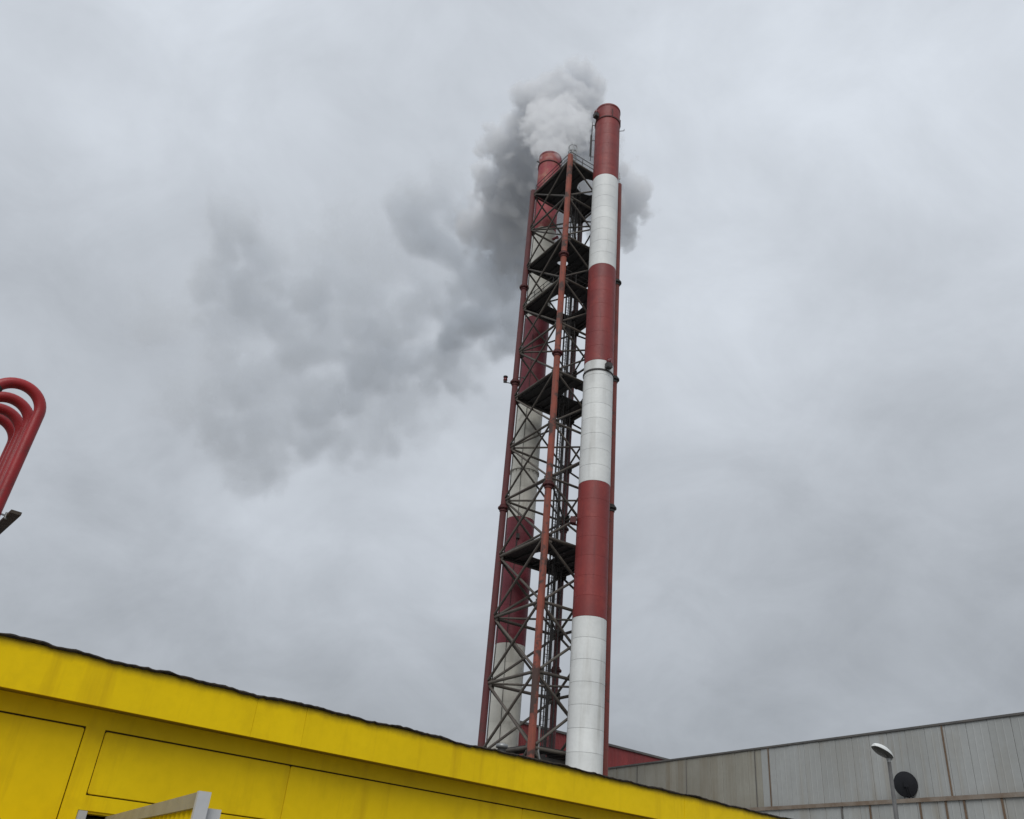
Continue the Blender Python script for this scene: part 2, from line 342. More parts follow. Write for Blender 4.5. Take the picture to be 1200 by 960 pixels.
for (a, b) in ((-2.95, 2.72), (-2.80, 3.0)): m_.path([tp(a + .05 * math.sin(i * 1.7), b + .04 * math.cos(i * 2.3), i * 5.0 + .2) for i in range(14)], .03, 5)
m_.build('cable', M['black'], tower)
# hooped cage head above the top deck
m_ = MB(); ca, cb = -2.45, -2.5
for hz in (.75, 1.6, 2.3): m_.path([tp(ca + .42 * math.cos(t), cb + .42 * math.sin(t), 66 + hz) for t in [x * math.pi / 8 for x in range(17)]], .036, 5, False)
for i in range(6): t = i * math.pi / 3; m_.tube(tp(ca + .42 * math.cos(t), cb + .42 * math.sin(t), 66), tp(ca + .42 * math.cos(t), cb + .42 * math.sin(t), 68.3), .034, 5)
m_.build('cage_head', M['galv'], tower)
# signal lamps on brackets, small boxes
def signal(p, out, name='signal_lamp', par=tower):
    b = MB(); b.bar(p, p + out, .06, .06); b.box(p + out + Vector((0, 0, .05)), .30, .30, .08)
    o = b.build(name, M['black'], par)
    l_ = MB(); l_.lathe(p + out + Vector((0, 0, .09)), [(.0, 0), (.17, 0), (.19, .18), (.15, .36), (.0, .42)], 12); l_.build('lens', M['lamp_red'], o)
    c_ = MB(); c_.lathe(p + out + Vector((0, 0, .515)), [(0, 0), (.21, 0), (.21, .10), (0, .16)], 12); c_.build('cap', M['black'], o)
signal(corner('left', 42.4) + (TV * .15 - TU * .15), Vector((-.72, -.05, .05)))
m_ = MB(); q = corner('left', 43.1); m_.bar(q, q + Vector((.75, .1, .05)), .06, .06); m_.box(q + Vector((.75, .1, .08)), .16, .16, .14); m_.build('bracket_arm', M['black'], tower)
m_ = MB(); q = corner('right', 66.2); m_.tube(q, q + Vector((0, 0, 1.7)), .035, 6); m_.box(q + Vector((0.02, -.02, .95)), .16, .14, .3); m_.build('sensor_mast', M['galv'], tower)
m_ = MB(); m_.box(tp(.9, -3.05, 9.55), .55, .3, .95, (TU, TV, Vector((0, 0, 1)))); m_.box(tp(.9, -3.05, 10.1), .65, .4, .06, (TU, TV, Vector((0, 0, 1)))); m_.build('junction_box', M['frame_white'], tower)
m_ = MB(); m_.path([tp(-2.6, -3.2, 12.2), tp(-2.6, -3.2, 10.6), tp(-2.45, -3.2, 10.1), tp(-2.1, -3.2, 9.7), tp(-1.5, -3.2, 9.55), tp(.6, -3.2, 9.5)], .07, 8); m_.build('conduit', M['galv'], tower)
m_ = MB(); m_.bar(tp(-3.0, -2.7, 10.15), tp(3.0, -2.7, 10.15), .35, .45); m_.bar(tp(-3.0, -1.6, 10.05), tp(3.0, -1.6, 10.05), .2, .3); m_.build('base_beam', M['black'], tower)

# ------------------------------------------------------------------ chimneys
CR = 1.245
course_cache = {}
def course_mesh(h, mt):
    key = (round(h, 3), mt)
    if key not in course_cache:
        b = MB(); n = 48; g = {'white': .0085, 'red': .003}.get(mt, .003)
        prof = [(CR - .035, g - .004), (CR - .006, g), (CR, g + .012), (CR, h - g - .012), (CR - .006, h - g), (CR - .035, h - g + .004)]
        
        for q0, q1 in zip(prof, prof[1:]): b.lathe((0, 0, 0), [q0, q1], n)
        me = bpy.data.meshes.new('shell_course'); me.from_pydata([tuple(p) for p in b.v], [], b.f)
        for p in me.polygons: p.use_smooth = True
        me.materials.append(M[mt]); course_cache[key] = me
    return course_cache[key]
def chimney(loc, bands, label, top):
    c = thing('chimney', loc, label, 'chimney', 'striped chimneys flanking the lattice tower')
    b = MB(); b.lathe(Vector(loc), [(1.7, 0), (1.7, .5), (CR - .03, .5), (CR - .03, top - .02), (CR - .12, top - .02), (CR - .12, top - 6), (0, top - 6)], 48)
    b.build('liner', M['seam'], c)
    for z0, z1, mt in bands:
        n = max(1, round((z1 - z0) / 1.47)); h = (z1 - z0) / n
        for i in range(n): inst('shell_course', course_mesh(h, mt), c, (0, 0, z0 + i * h), rot=(0, 0, rnd.random() * 6))
    return c
RC = Vector((7.0, 60.67, 0)); LC = Vector((1.65, 69.3, 0))
rch = chimney(RC, [(0, 19.75, 'white'), (19.75, 30.4, 'red'), (30.4, 41.6, 'white'), (41.6, 52.0, 'red'), (52.0, 63.1, 'white'), (63.1, 73.0, 'red')],
              'red and white banded chimney standing in front of the lattice tower with no smoke', 73.0)
lch = chimney(LC, [(0, 19.6, 'cream'), (19.6, 30.5, 'crimson'), (30.5, 42.0, 'cream'), (42.0, 51.9, 'crimson'), (51.9, 63.5, 'cream'), (63.5, 72.3, 'crimson_rust'), (72.3, 74.7, 'crimson_rust')],
              'crimson and cream banded chimney behind the lattice braces with white smoke pouring out', 74.7)
def ring(par, c, z, h, out, mt, name='clamp_ring'):
    b = MB(); b.lathe(c, [(CR, z), (CR + out, z), (CR + out, z + h), (CR, z + h)], 48, False); return b.build(name, M[mt], par)
def pol(c, deg, r, z):                                                   # degrees counted from the side that faces the viewer, positive to the right
    a = math.atan2(-c.y, -c.x) + R(deg); return c + Vector((r * math.cos(a), r * math.sin(a), z))
# right chimney fittings
ring(rch, RC, 71.05, .16, .07, 'leg_dark'); ring(rch, RC, 72.8, .2, .04, 'red', 'rim_ring'); ring(rch, RC, 40.55, .13, .07, 'black')
b = MB()
for dg in (-62, 20, 100, 180, 250): b.bar(pol(RC, dg, CR + .05, 71.2), pol(RC, dg, CR + .05, 72.2), .10, .10)
b.build('rim_lug', M['leg_dark'], rch)
def light_box(c, par, dg, z, red=True):
    p = pol(c, dg, CR + .28, z); rad = (p - c); rad.z = 0; rad.normalize(); tg = rad.cross(Vector((0, 0, 1)))
    b = MB(); b.box(p, .5, .42, .45, (tg, rad, Vector((0, 0, 1)))); b.bar(p - rad * .3 - Vector((0, 0, .1)), p - rad * .05 - Vector((0, 0, .1)), .2, .12)
    o = b.build('signal_lamp', M['black'], par)
    b = MB(); b.lathe(p + Vector((0, 0, .23)), [(0, 0), (.2, 0), (.22, .25), (.16, .45), (0, .5)], 12); b.build('lens', M['lamp_red'], o)
light_box(RC, rch, -52, 71.55); light_box(RC, rch, 33, 40.95)
b = MB(); p = pol(RC, 84, CR, 70.2); q = pol(RC, 84, CR + .45, 70.2); b.bar(p, q, .05, .05); b.tube(q, q + Vector((0, 0, .25)), .03, 6); b.build('rod_bracket', M['black'], rch)
b = MB()
for s in (-12, 8): b.tube(pol(RC, -82 + s, CR + .34, 66.2), pol(RC, -82 + s, CR + .34, 71.2), .035, 6)
for i in range(17): b.tube(pol(RC, -94, CR + .34, 66.4 + i * .29), pol(RC, -74, CR + .34, 66.4 + i * .29), .018, 5)
for z in (66.5, 68.8, 71.0): b.bar(pol(RC, -84, CR, z), pol(RC, -84, CR + .36, z), .05, .05)
b.tube(pol(RC, -98, CR + .42, 67.0), pol(RC, -98, CR + .42, 70.0), .07, 6)
b.build('ladder', M['black'], rch)
for z in (lev(5), lev(8), lev(10), lev(11), lev(13) - .3):
    b = MB(); b.bar(pol(RC, 165, CR, z + .1), pol(RC, 160, CR + 1.0, z + .1), .25, .3); b.bar(pol(RC, -165, CR, z + .1), pol(RC, -160, CR + 1.0, z + .1), .25, .3); b.build('stay_bracket', M['black'], rch)
b = MB(); b.box(pol(RC, -75, CR + .33, 27.3), .45, .5, .5); b.bar(pol(RC, -75, CR, 27.0), pol(RC, -75, CR + .4, 27.0), .2, .1); b.build('sampling_port', M['leg_dark'], rch)
# left chimney fittings
ring(lch, LC, 73.15, .14, .08, 'leg_dark'); ring(lch, LC, 74.5, .2, .04, 'crimson', 'rim_ring'); ring(lch, LC, 35.1, .16, .10, 'cream', 'flange_ring')
b = MB()
for i in range(20): b.box(pol(LC, i * 18, CR + .05, 34.98), .07, .07, .14)
b.build('flange_bolt', M['seam'], lch)['kind'] = 'stuff'
b = MB(); b.path([pol(LC, -12 + 2.5 * math.sin(i), CR + .04, 8 + i * 2.6) for i in range(17)], .025, 5); b.build('lightning_cable', M['black'], lch)
b = MB()
for dg in (-70, 60): b.bar(pol(LC, dg, CR, 73.6), pol(LC, dg, CR + .3, 73.7), .12, .12)
b.build('rim_lug', M['black'], lch)
for z in (26.5, 62.2):
    b = MB(); b.tube(pol(LC, 50, CR - .02, z), pol(LC, 50, CR + .55, z), .14, 10); b.tube(pol(LC, 50, CR + .55, z), pol(LC, 50, CR + .62, z), .2, 10); b.build('sampling_port', M['crimson'], lch)
b = MB(); b.box(pol(LC, -5, CR + .12, 28.6), .28, .26, .4); b.bar(pol(LC, -8, CR + .1, 27.4), pol(LC, -5, CR + .1, 28.5), .05, .05); b.build('cable_box', M['black'], lch)
# ------------------------------------------------------------------ yellow building in front
YA = Vector((-3.976, 7.392, 0)); YD = Vector((0.7545, 0.6563, 0)); YN = Vector((0.6563, -0.7545, 0)); UP = Vector((0, 0, 1))
def yp(s, o, z): return YA + YD * s + YN * o + UP * z
YAX = (YD, YN, UP)
yb = thing('yellow_building', YA, 'low yellow building with panelled wall, overhanging fascia and ragged black roof edge', 'building')
def ybox(m, s0, s1, o0, o1, z0, z1): return m.box(yp((s0 + s1) / 2, (o0 + o1) / 2, (z0 + z1) / 2), s1 - s0, o1 - o0, z1 - z0, YAX)
S0, S1 = -7.0, 20.0; FZ0, FZ1 = 2.805, 3.2; WO = -0.267; DS0, DS1, DZ = 1.075, 5.2, 1.985
# structural wall behind the cladding, with the doorway left open
m_ = MB(); ybox(m_, S0, DS0, WO - .25, WO - .02, 0, FZ1 - .06); ybox(m_, DS1, S1, WO - .25, WO - .02, 0, FZ1 - .06); ybox(m_, DS0, DS1, WO - .25, WO - .02, DZ, FZ1 - .06)
ybox(m_, S0, S0 + .2, -5.2, WO - .25, 0, FZ1 - .06); ybox(m_, S1 - .2, S1, -5.2, WO - .25, 0, FZ1 - .06); ybox(m_, S0 + .2, S1 - .2, -5.2, -5.0, 0, FZ1 - .06)
m_.build('wall', M['yellow'], yb)
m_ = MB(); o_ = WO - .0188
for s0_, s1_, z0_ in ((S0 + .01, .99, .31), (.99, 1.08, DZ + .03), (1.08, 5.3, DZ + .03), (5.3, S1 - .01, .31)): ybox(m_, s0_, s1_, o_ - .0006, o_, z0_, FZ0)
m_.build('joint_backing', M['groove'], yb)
m_ = MB(); ybox(m_, S0 - .15, S1 + .15, -5.35, -.012, FZ1 - .058, FZ1 - .004); m_.build('roof', M['felt'], yb)
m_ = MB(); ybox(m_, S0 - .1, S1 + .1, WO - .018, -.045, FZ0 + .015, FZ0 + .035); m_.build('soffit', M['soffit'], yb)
def wavy_sheet(s0, s1, o, z0, z1, amp, seed, depth=.03):
    m = MB(); n = max(4, int((s1 - s0) / .25)); r2 = random.Random(seed); rows = 4
    ph = [r2.uniform(0, 6) for _ in range(4)]
    def dev(s, t): return amp * (math.sin(s * 1.3 + ph[0]) * .5 + math.sin(s * 3.1 + ph[1] + t * 2) * .3 + math.sin(s * 5.7 + ph[2]) * .2 * t)
    g = [[yp(s0 + (s1 - s0) * i / n, o + dev(s0 + (s1 - s0) * i / n, j / rows), z0 + (z1 - z0) * j / rows) for i in range(n + 1)] for j in range(rows + 1)]
    vs_ = [p for row in g for p in row]; k = n + 1
    m.add(vs_, [(j * k + i, j * k + i + 1, (j + 1) * k + i + 1, (j + 1) * k + i) for j in range(rows) for i in range(n)], True)
    lip = [p - YN * depth for p in g[0]]; m.add(g[0] + lip, [(i + 1, i, k + i, k + i + 1) for i in range(n)])
    up = [p + UP * .09 for p in lip]; m.add(lip + up, [(i + 1, i, k + i, k + i + 1) for i in range(n)])
    for e in (0, n): m.add([g[0][e], g[-1][e], g[-1][e] - YN * depth, g[0][e] - YN * depth], [(0, 1, 2, 3)])
    return m
cuts = [-7.1, -2.6, 2.30, 2.87, 5.2, 9.3, 13.4, 17.0, 20.1]
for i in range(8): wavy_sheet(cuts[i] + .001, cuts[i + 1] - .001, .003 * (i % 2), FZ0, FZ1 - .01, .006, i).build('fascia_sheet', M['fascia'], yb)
m_ = MB(); r2 = random.Random(3); n = 700; top = []; bot = []                # ragged felt lapped over the fascia
walk = 0.0
for i in range(n + 1):
    s = S0 - .1 + (S1 - S0 + .2) * i / n; walk = walk * .80 + r2.uniform(-.005, .005)
    slow = .006 * math.sin(s * 2.1) + .006 * math.sin(s * 4.7 + 1) + .005 * math.sin(s * 9.3 + 2)
    top.append((s, FZ1 + .006 + slow * .7 + walk + r2.uniform(-.003, .003))); bot.append((s, FZ1 - .018 + slow * .9 + walk * .6 + r2.uniform(-.006, .006)))
vs_ = []
for (s, zt), (_, zb) in zip(top, bot): vs_ += [yp(s, .030, zb), yp(s, .040, (zt + zb) / 2), yp(s, .026, zt), yp(s, -.35, zt - .005), yp(s, .012, zb - .001)]
m_.add(vs_, [(5 * i + j, 5 * (i + 1) + j, 5 * (i + 1) + j + 1, 5 * i + j + 1) for i in range(n) for j in range(3)] + [(5 * (i + 1), 5 * i, 5 * i + 4, 5 * (i + 1) + 4) for i in range(n)], False)
m_.build('roof_felt_edge', M['felt'], yb)
# cladding: panels and the strips between them stand 20 mm off the wall with dark open joints
PZ = 2.647; QZ = 2.133
def panel(s0, s1, z0, z1, proud=0.0, name='panel', rad=.02):
    m = MB(); o1 = WO + proud; c = []
    for cx, cz, a0 in ((s1 - rad, z1 - rad, 0), (s0 + rad, z1 - rad, 90), (s0 + rad, z0 + rad, 180), (s1 - rad, z0 + rad, 270)):
        for k in range(4): a = R(a0 + 30 * k); c.append((cx + rad * math.cos(a), cz + rad * math.sin(a)))
    n = len(c); cs = sum(x for x, _ in c) / n; cz = sum(z for _, z in c) / n
    def sh(d): return [(x - math.copysign(d, x - cs), z - math.copysign(d, z - cz)) for x, z in c]
    vs_ = [yp(x, o1 - .018, z) for x, z in c] + [yp(x, o1 - .004, z) for x, z in c] + [yp(x, o1, z) for x, z in sh(.004)]
    m.add(vs_, [(r0 * n + i, r0 * n + (i + 1) % n, (r0 + 1) * n + (i + 1) % n, (r0 + 1) * n + i) for r0 in (0, 1) for i in range(n)] + [tuple(range(2 * n, 3 * n))])
    return m.build(name, M['yellow'], yb)
J = .010; JT = .015
panel(-2.2, .85, .3, PZ); panel(-5.4, -2.215, .3, PZ)
panel(1.04, 2.958, QZ, PZ); panel(2.962, 6.3, QZ, PZ, .001); panel(6.304, 9.7, QZ, PZ)
panel(5.29, 7.5, .3, QZ - .16); panel(7.504, 9.7, .3, QZ - .16, .001)
for a, b_ in ((9.89, 12.6), (12.79, 15.5), (15.69, 18.4)): panel(a, (a + b_) / 2 - .002, .3, PZ); panel((a + b_) / 2 + .002, b_, .3, PZ, .001)
# the frame round the panels: one surface, butted pieces
m_ = MB(); O0, O1 = WO - .018, WO - .001
ybox(m_, S0, S1, O0, O1, PZ + JT, FZ0 + .013)
for a, b_ in ((-7, -5.4 - J), (.85 + J, 1.005), (9.7 + J, 9.89 - J), (12.6 + J, 12.79 - J), (15.5 + J, 15.69 - J), (18.4 + J, S1)):
    ybox(m_, a, b_, O0, O1, .3 if a < 4 or a > 8 else DZ + .02, PZ + JT)
ybox(m_, 1.005, 1.04 - J, O0, O1, DZ + .02, PZ + JT); ybox(m_, 1.04 - J, 9.7 + J, O0, O1, DZ + .02, QZ - J); ybox(m_, 5.2, 5.29 - J, O0, O1, .3, DZ + .02)
m_.build('cladding_frame', M['yellow'], yb)
# doorway: white frame, dark inside, and a tall leaf swung open towards the viewer
m_ = MB(); ybox(m_, 1.01, 1.075, WO - .2, WO + .035, 0, DZ + .015); m_.build('door_frame', M['frame_white'], yb)
m_ = MB(); ybox(m_, DS0, DS1, WO - 1.6, WO - 1.55, 0, DZ - .02); ybox(m_, DS0 + .002, DS1, WO - 1.55, WO - .26, DZ - .05, DZ - .021); m_.build('doorway_lining', M['dark_gap'], yb)
GH = Vector((-3.20, 8.46, 0)); GE = Vector((-1.405, 4.91, 0)); GL = (GE - GH).length; GX = (GE - GH).normalized(); GN = GX.cross(UP)   # GN points to the right-hand side of the leaf
def gp(s, o, z): return GH + GX * s + GN * o + UP * z
leaf = MB().bar(gp(.02, 0, 1.938), gp(GL - .03, 0, 1.938), .05, .075).build('door_leaf', M['frame_grey'], yb, 'yellow corrugated door leaf swung wide open in a grey channel frame')
m_ = MB(); n = 110
c = [gp(.05 + (GL - .12) * i / n,   .006 * (1 if (i // 2) % 2 else -1) , 0) for i in range(n + 1)]
vs_ = [p + UP * .12 for p in c] + [p + UP * 1.902 for p in c]; m_.add(vs_, [(i, i + 1, n + 2 + i, n + 1 + i) for i in range(n)]); m_.add([p - GN * .003 for p in vs_], [(i + 1, i, n + 1 + i, n + 2 + i) for i in range(n)])
m_.build('corrugated_sheet', M['yellow'], leaf)
m_ = MB(); m_.box(gp(GL + .0, 0, 1.0), .045, .065, 1.955, (GX, GN, UP)); m_.build('end_stile', M['frame_white'], leaf)
m_ = MB(); m_.box(gp(GL - .030, -.070, .97), .012, .085, 1.87, (GX, GN, UP)); m_.build('stile_flange', M['frame_white'], leaf)
m_ = MB(); m_.bar(gp(.02, 0, .08), gp(GL - .03, 0, .08), .055, .08); m_.build('bottom_rail', M['frame_grey'], leaf)
# small cap on the roof edge
cap = thing('roof_vent', yp(5.85, -.25, FZ1), 'small pale cap on the yellow roof edge below the left tower leg', 'vent')
q = yp(5.85, -.25, FZ1 - .01); m_ = MB(); m_.lathe(q, [(.05, 0), (.05, .1), (.075, .1), (.075, .145), (0, .165)], 14); m_.build('cap', M['galv'], cap)
m_ = MB(); m_.lathe(q, [(.1, 0), (.1, .02), (.05, .03)], 14); m_.build('collar', M['felt'], cap)

# ------------------------------------------------------------------ grey hall on the right
HA = Vector((14.251, 67.878, 0)); HD = Vector((0.45376, -0.89112, 0)); HN = Vector((-0.89112, -0.45376, 0)); HAX = (HD, HN, UP)
def hp(s, o, z): return HA + HD * s + HN * o + UP * z
hall = thing('grey_hall', HA, 'long grey sheet metal hall with rust streaks and a ledge along its wall', 'building')
H0, H1, HT, HL = -8.05, 45.7, 11.9, 8.22
def hbox(m, s0, s1, o0, o1, z0, z1): return m.box(hp((s0 + s1) / 2, (o0 + o1) / 2, (z0 + z1) / 2), s1 - s0, o1 - o0, z1 - z0, HAX)
m_ = MB(); hbox(m_, H0, H1, -20, -.08, 0, HT - .05); m_.build('wall_core', M['seam'], hall)
m_ = MB(); hbox(m_, H0 - .1, H1 + .1, -20.1, -.1, HT - .048, HT + .05); m_.build('roof', M['trim_dark'], hall)
def hpanel(s0, s1, z0, z1, o, mt, skew=0.0):
    m = MB(); wdt = s1 - s0; e = .012
    prof = [(0, -.05), (0, -.008), (e, 0)]
    for f in (.33, .66): prof += [(wdt * f - .04, 0), (wdt * f - .015, .008), (wdt * f + .015, .008), (wdt * f + .04, 0)]
    prof += [(wdt - e, 0), (wdt, -.008), (wdt, -.05)]
    n = len(prof); vs_ = [hp(s0 + s, o + oo + skew * (s / wdt - .5), z) for z in (z0, z1) for s, oo in prof]
    m.add(vs_, [(i, i + 1, n + i + 1, n + i) for i in range(n - 1)]); m.add([vs_[i] for i in range(n)], [tuple(range(n))[::-1]])
    return m.build('wall_panel', M[mt], hall)
W_ = 1.25; i = 0; s = H0; r2 = random.Random(11)
while s < H1 - .1:
    brown = r2.random() < max(0, min(.9, (15 - s) / 16))
    hpanel(s + .012, s + W_ - .012, HL - .05, HT - .06, r2.uniform(-.008, .012), 'hall_brown' if brown else 'hall', r2.uniform(-.014, .014))
    hpanel(s + .45, s + .45 + W_ - .024, 0.4, HL - .12, .42 + r2.uniform(-.008, .012), 'hall_brown' if s < 8 else 'hall', r2.uniform(-.014, .014))
    s += W_
m_ = MB(); hbox(m_, H0, H1, -.079, .36, 0, HL - .10); m_.build('lower_wall_core', M['seam'], hall)
m_ = MB(); hbox(m_, H0, H1, -.1, .07, HT - .055, HT + .075); hbox(m_, H0, H1, .07, .085, HT - .03, HT + .02); m_.build('roof_flashing', M['trim_dark'], hall)
m_ = MB(); hbox(m_, H0, H1, .03, .5, HL - .09, HL - .04); hbox(m_, H0, H1, .5, .53, HL - .15, HL + .06); hbox(m_, H0, H1, .055, .075, HL - .04, HL + .12); m_.build('ledge_flashing', M['rust_trim'], hall)
for s_, mt in ((23.05, 'drip'), (-4.0, 'trim_dark'), (8.9, 'trim_dark'), (10.15, 'drip'), (1.9, 'trim_dark')):
    m_ = MB(); w2 = .045 if mt == 'drip' else .025; hbox(m_, s_ - w2, s_ + w2, .022, .05, HL + .02, HT - .05); m_.build('joint_strip', M[mt], hall)
for s_, mt in ((16.1, 'trim_dark'), (18.1, 'drip'), (21.35, 'drip'), (22.9, 'drip'), (23.95, 'drip'), (26.0, 'drip')):
    m_ = MB(); hbox(m_, s_ - .055, s_ + .055, .445, .475, 3, HL - .15); m_.build('joint_strip', M[mt], hall)
# dish on the ledge
dp = hp(20.62, .42, 9.0)
dish = thing('satellite_dish', hp(20.62, .25, HL - .04), 'dark round satellite dish standing on the ledge of the grey hall', 'satellite dish')
dn = (Vector((.35, .90, .12))).normalized(); dx = UP.cross(dn).normalized(); dy = dn.cross(dx)
m_ = MB(); n = 32; prof = [(0, -.16), (.24, -.14), (.43, -.08), (.57, -.015), (.61, 0), (.61, .03), (.57, .012), (.45, -.05), (.25, -.11), (0, -.13)]
vs_ = [dp + dx * (r_ * math.cos(2 * math.pi * i / n)) + dy * (r_ * 1.08 * math.sin(2 * math.pi * i / n)) + dn * z for r_, z in prof for i in range(n)]
m_.add(vs_, [(j * n + i, j * n + (i + 1) % n, (j + 1) * n + (i + 1) % n, (j + 1) * n + i) for j in range(len(prof) - 1) for i in range(n)], True); m_.build('reflector', M['dish'], dish)
m_ = MB(); m_.tube(hp(20.62, .25, HL - .04), dp - dn * .2 - UP * .1, .05, 8); m_.bar(dp - dn * .25, dp - dn * .12, .25, .25); m_.build('mount', M['dish'], dish)
m_ = MB(); m_.tube(dp - dy * .62, dp - dy * .25 + dn * .55, .02, 6); m_.box(dp - dy * .22 + dn * .57, .08, .08, .14, (dx, dy, dn)); m_.build('feed_arm', M['dish'], dish)
m_ = MB()
for k in (-1, 1): m_.tube(hp(20.62 + .3 * k, .3, HL - .04), dp - dn * .17 - UP * .15 + HD * .1 * k, .02, 6)
m_.build('stay', M['dish'], dish)

# ------------------------------------------------------------------ red hall behind the tower
BA = Vector((3.39, 81.93, 0)); BD = Vector((0.772, 0.6357, 0)); BN = Vector((0.6357, -0.772, 0)); BAX = (BD, BN, UP); BS = Vector((.075, 1, 0)).normalized()
red = thing('red_hall', BA, 'red corrugated metal hall half hidden behind the tower base', 'building')
def bp(s, o, z): return BA + BD * s + BN * o + UP * z
def bprism(m, s0, s1, o, dep, z0, z1):                                   # the far walls run back out of square
    a, b = bp(s0, o, 0), bp(s1, o, 0); q = [a, b, b + BS * dep, a + BS * dep]
    m.add([p + UP * z0 for p in q] + [p + UP * z1 for p in q], [(3, 2, 1, 0), (4, 5, 6, 7), (0, 1, 5, 4), (1, 2, 6, 5), (2, 3, 7, 6), (3, 0, 4, 7)]); return m
bprism(MB(), .02, 38, -.06, 18, 0, 16).build('wall_core', M['red_sheet'], red)
me = None
for i in range(38):
    s0 = i * 1.0
    if me is None:
        m_ = MB(); prof = [(.005, -.05)]
        for k in range(5): x = .005 + k * .198; prof += [(x, 0), (x + .09, 0), (x + .115, -.04), (x + .175, -.04)]
        prof += [(.995, 0), (.995, -.05)]
        n = len(prof); vs_ = [BD * s + BN * o + UP * z for z in (0, 16.02) for s, o in prof]
        m_.add(vs_, [(a, a + 1, n + a + 1, n + a) for a in range(n - 1)]); me = bpy.data.meshes.new('wall_panel'); me.from_pydata([tuple(p) for p in m_.v], [], m_.f); me.materials.append(M['red_sheet'])
    inst('wall_panel', me, red, BD * s0 + BN * rnd.uniform(-.01, .01))
m_ = MB(); m_.box(bp(19, .0, 16.12), 38.3, .3, .2, BAX); m_.build('roof_flashing', M['trim_dark'], red)
bprism(MB(), 0, 38.1, -.17, 18.2, 16.02, 16.17).build('roof', M['trim_dark'], red)
m_ = MB(); m_.box(bp(-.04, .0, 8.0), .12, .14, 16.0, BAX); m_.build('corner_trim', M['red_sheet'], red)

# ------------------------------------------------------------------ street lamp
LP = Vector((12.42, 27.25, 0))
lamp = thing('street_lamp', LP, 'white headed street lamp on a grey pole in front of the grey hall', 'street lamp')
m_ = MB(); m_.lathe(LP, [(.11, 0), (.11, 1.2), (.075, 1.3), (.055, 6.33), (0, 6.33)], 14); m_.build('pole', M['pole'], lamp)
hd = Vector((-1.0, -.62, 0)).normalized(); hd = (hd + UP * .30).normalized(); hs_ = UP.cross(hd).normalized(); hu = hd.cross(hs_)
HC = LP + UP * 6.42
def head(prof_top, u0, u1, fn, n=14, seg=16):
    m = MB(); rings = []
    for i in range(n + 1):
        t = i / n; L_ = u0 + (u1 - u0) * t
        wd = .205 * math.sin(math.pi * min(1, max(0.02, (.12 + .80 * t)))) ** .6 * (1 if t < .97 else .75); wd = max(wd, .02)
        rings.append([fn(L_, wd, k / seg) for k in range(seg + 1)])
    k1 = seg + 1; m.add([p for r_ in rings for p in r_], [(i * k1 + k, i * k1 + k + 1, (i + 1) * k1 + k + 1, (i + 1) * k1 + k) for i in range(n) for k in range(seg)], True)
    m.add(rings[0], [tuple(range(k1))]); m.add(rings[-1], [tuple(range(k1))[::-1]])
    return m
m_ = head(None, -.10, .72, lambda l, wd, t: HC + hd * l + hs_ * (wd * math.cos(math.pi * t)) + hu * (wd * .95 * math.sin(math.pi * t) + .012)); m_.build('lamp_cover', M['white'], lamp)
m_ = head(None, -.08, .70, lambda l, wd, t: HC + hd * l + hs_ * (wd * .97 * math.cos(math.pi * t)) - hu * (wd * .32 * math.sin(math.pi * t) - .008)); m_.build('lens', M['glass_dark'], lamp)
m_ = MB(); m_.tube(LP + UP * 6.28, HC + hd * .02 + hu * .0, .06, 10); m_.box(HC + hd * -.02 - hu * .02, .16, .12, .07, (hd, hs_, hu)); m_.build('spigot', M['galv'], lamp)

# ------------------------------------------------------------------ gooseneck pipes at the far left
PA = Vector((.78, .626, 0)); PB = Vector((-.626, .78, 0)); PR = .47; PT = .112
gc = Vector((-9.84, 15.07, 9.34)); base = gc + PA * (PR - .22); base.z = 0
GLAB = ['frontmost red gooseneck pipe, overlapping the three others, with its dark mouth showing',
        'red gooseneck pipe directly behind the frontmost one, second arch counted from the top',
        'third red gooseneck arch counted from the top, between the second and the lowest arch',
        'rearmost red gooseneck pipe, lowest and innermost of the four arches']
gn = thing('gooseneck_pipe', base, GLAB[0], 'pipe', 'red gooseneck pipes in a row at the left')
pts = [PA * (.22 * z_ / 9.34) + UP * z_ for z_ in (0, 3, 6, 9)] + [PA * (.22 - PR) + (PA * math.cos(R(a)) + UP * math.sin(R(a))) * PR + UP * 9.34 for a in range(0, 154, 9)]
m_ = MB(); m_.path([base + p for p in pts], PT, 20, False); m_.build('pipe', M['pipe_red'], gn)
e0 = base + pts[-1]; e1 = base + pts[-1] + (pts[-1] - pts[-2]).normalized() * .05
m_ = MB(); m_.path([e0 - (e1 - e0), e0, e1], PT + .012, 20, False); lip = m_.build('mouth_ring', M['black'], gn)
m_ = MB(); m_.path([e0 - (e1 - e0) * .6, e0 - (e1 - e0) * .4], PT - .004, 20, True); m_.build('mouth', M['dark_gap'], gn)
m_ = MB(); m_.lathe(base, [(.24, 0), (.24, .03), (.13, .03)], 16, False); m_.build('foot_flange', M['pipe_red'], gn)
m_ = MB(); m_.bar(base + UP * 7.18 + PA * (PT + .14), base + UP * 7.18 + PA * .40, .03, .03); m_.build('clamp', M['galv'], gn)
for i in range(1, 4):
    c = gn.copy(); COL.objects.link(c); c.location = base + PB * (0, .82, 1.50, 2.02)[i]; c['label'] = GLAB[i]
    for ch in list(gn.children):
        if not ch.name.startswith('clamp'):
            d_ = ch.copy(); COL.objects.link(d_); d_.parent = c
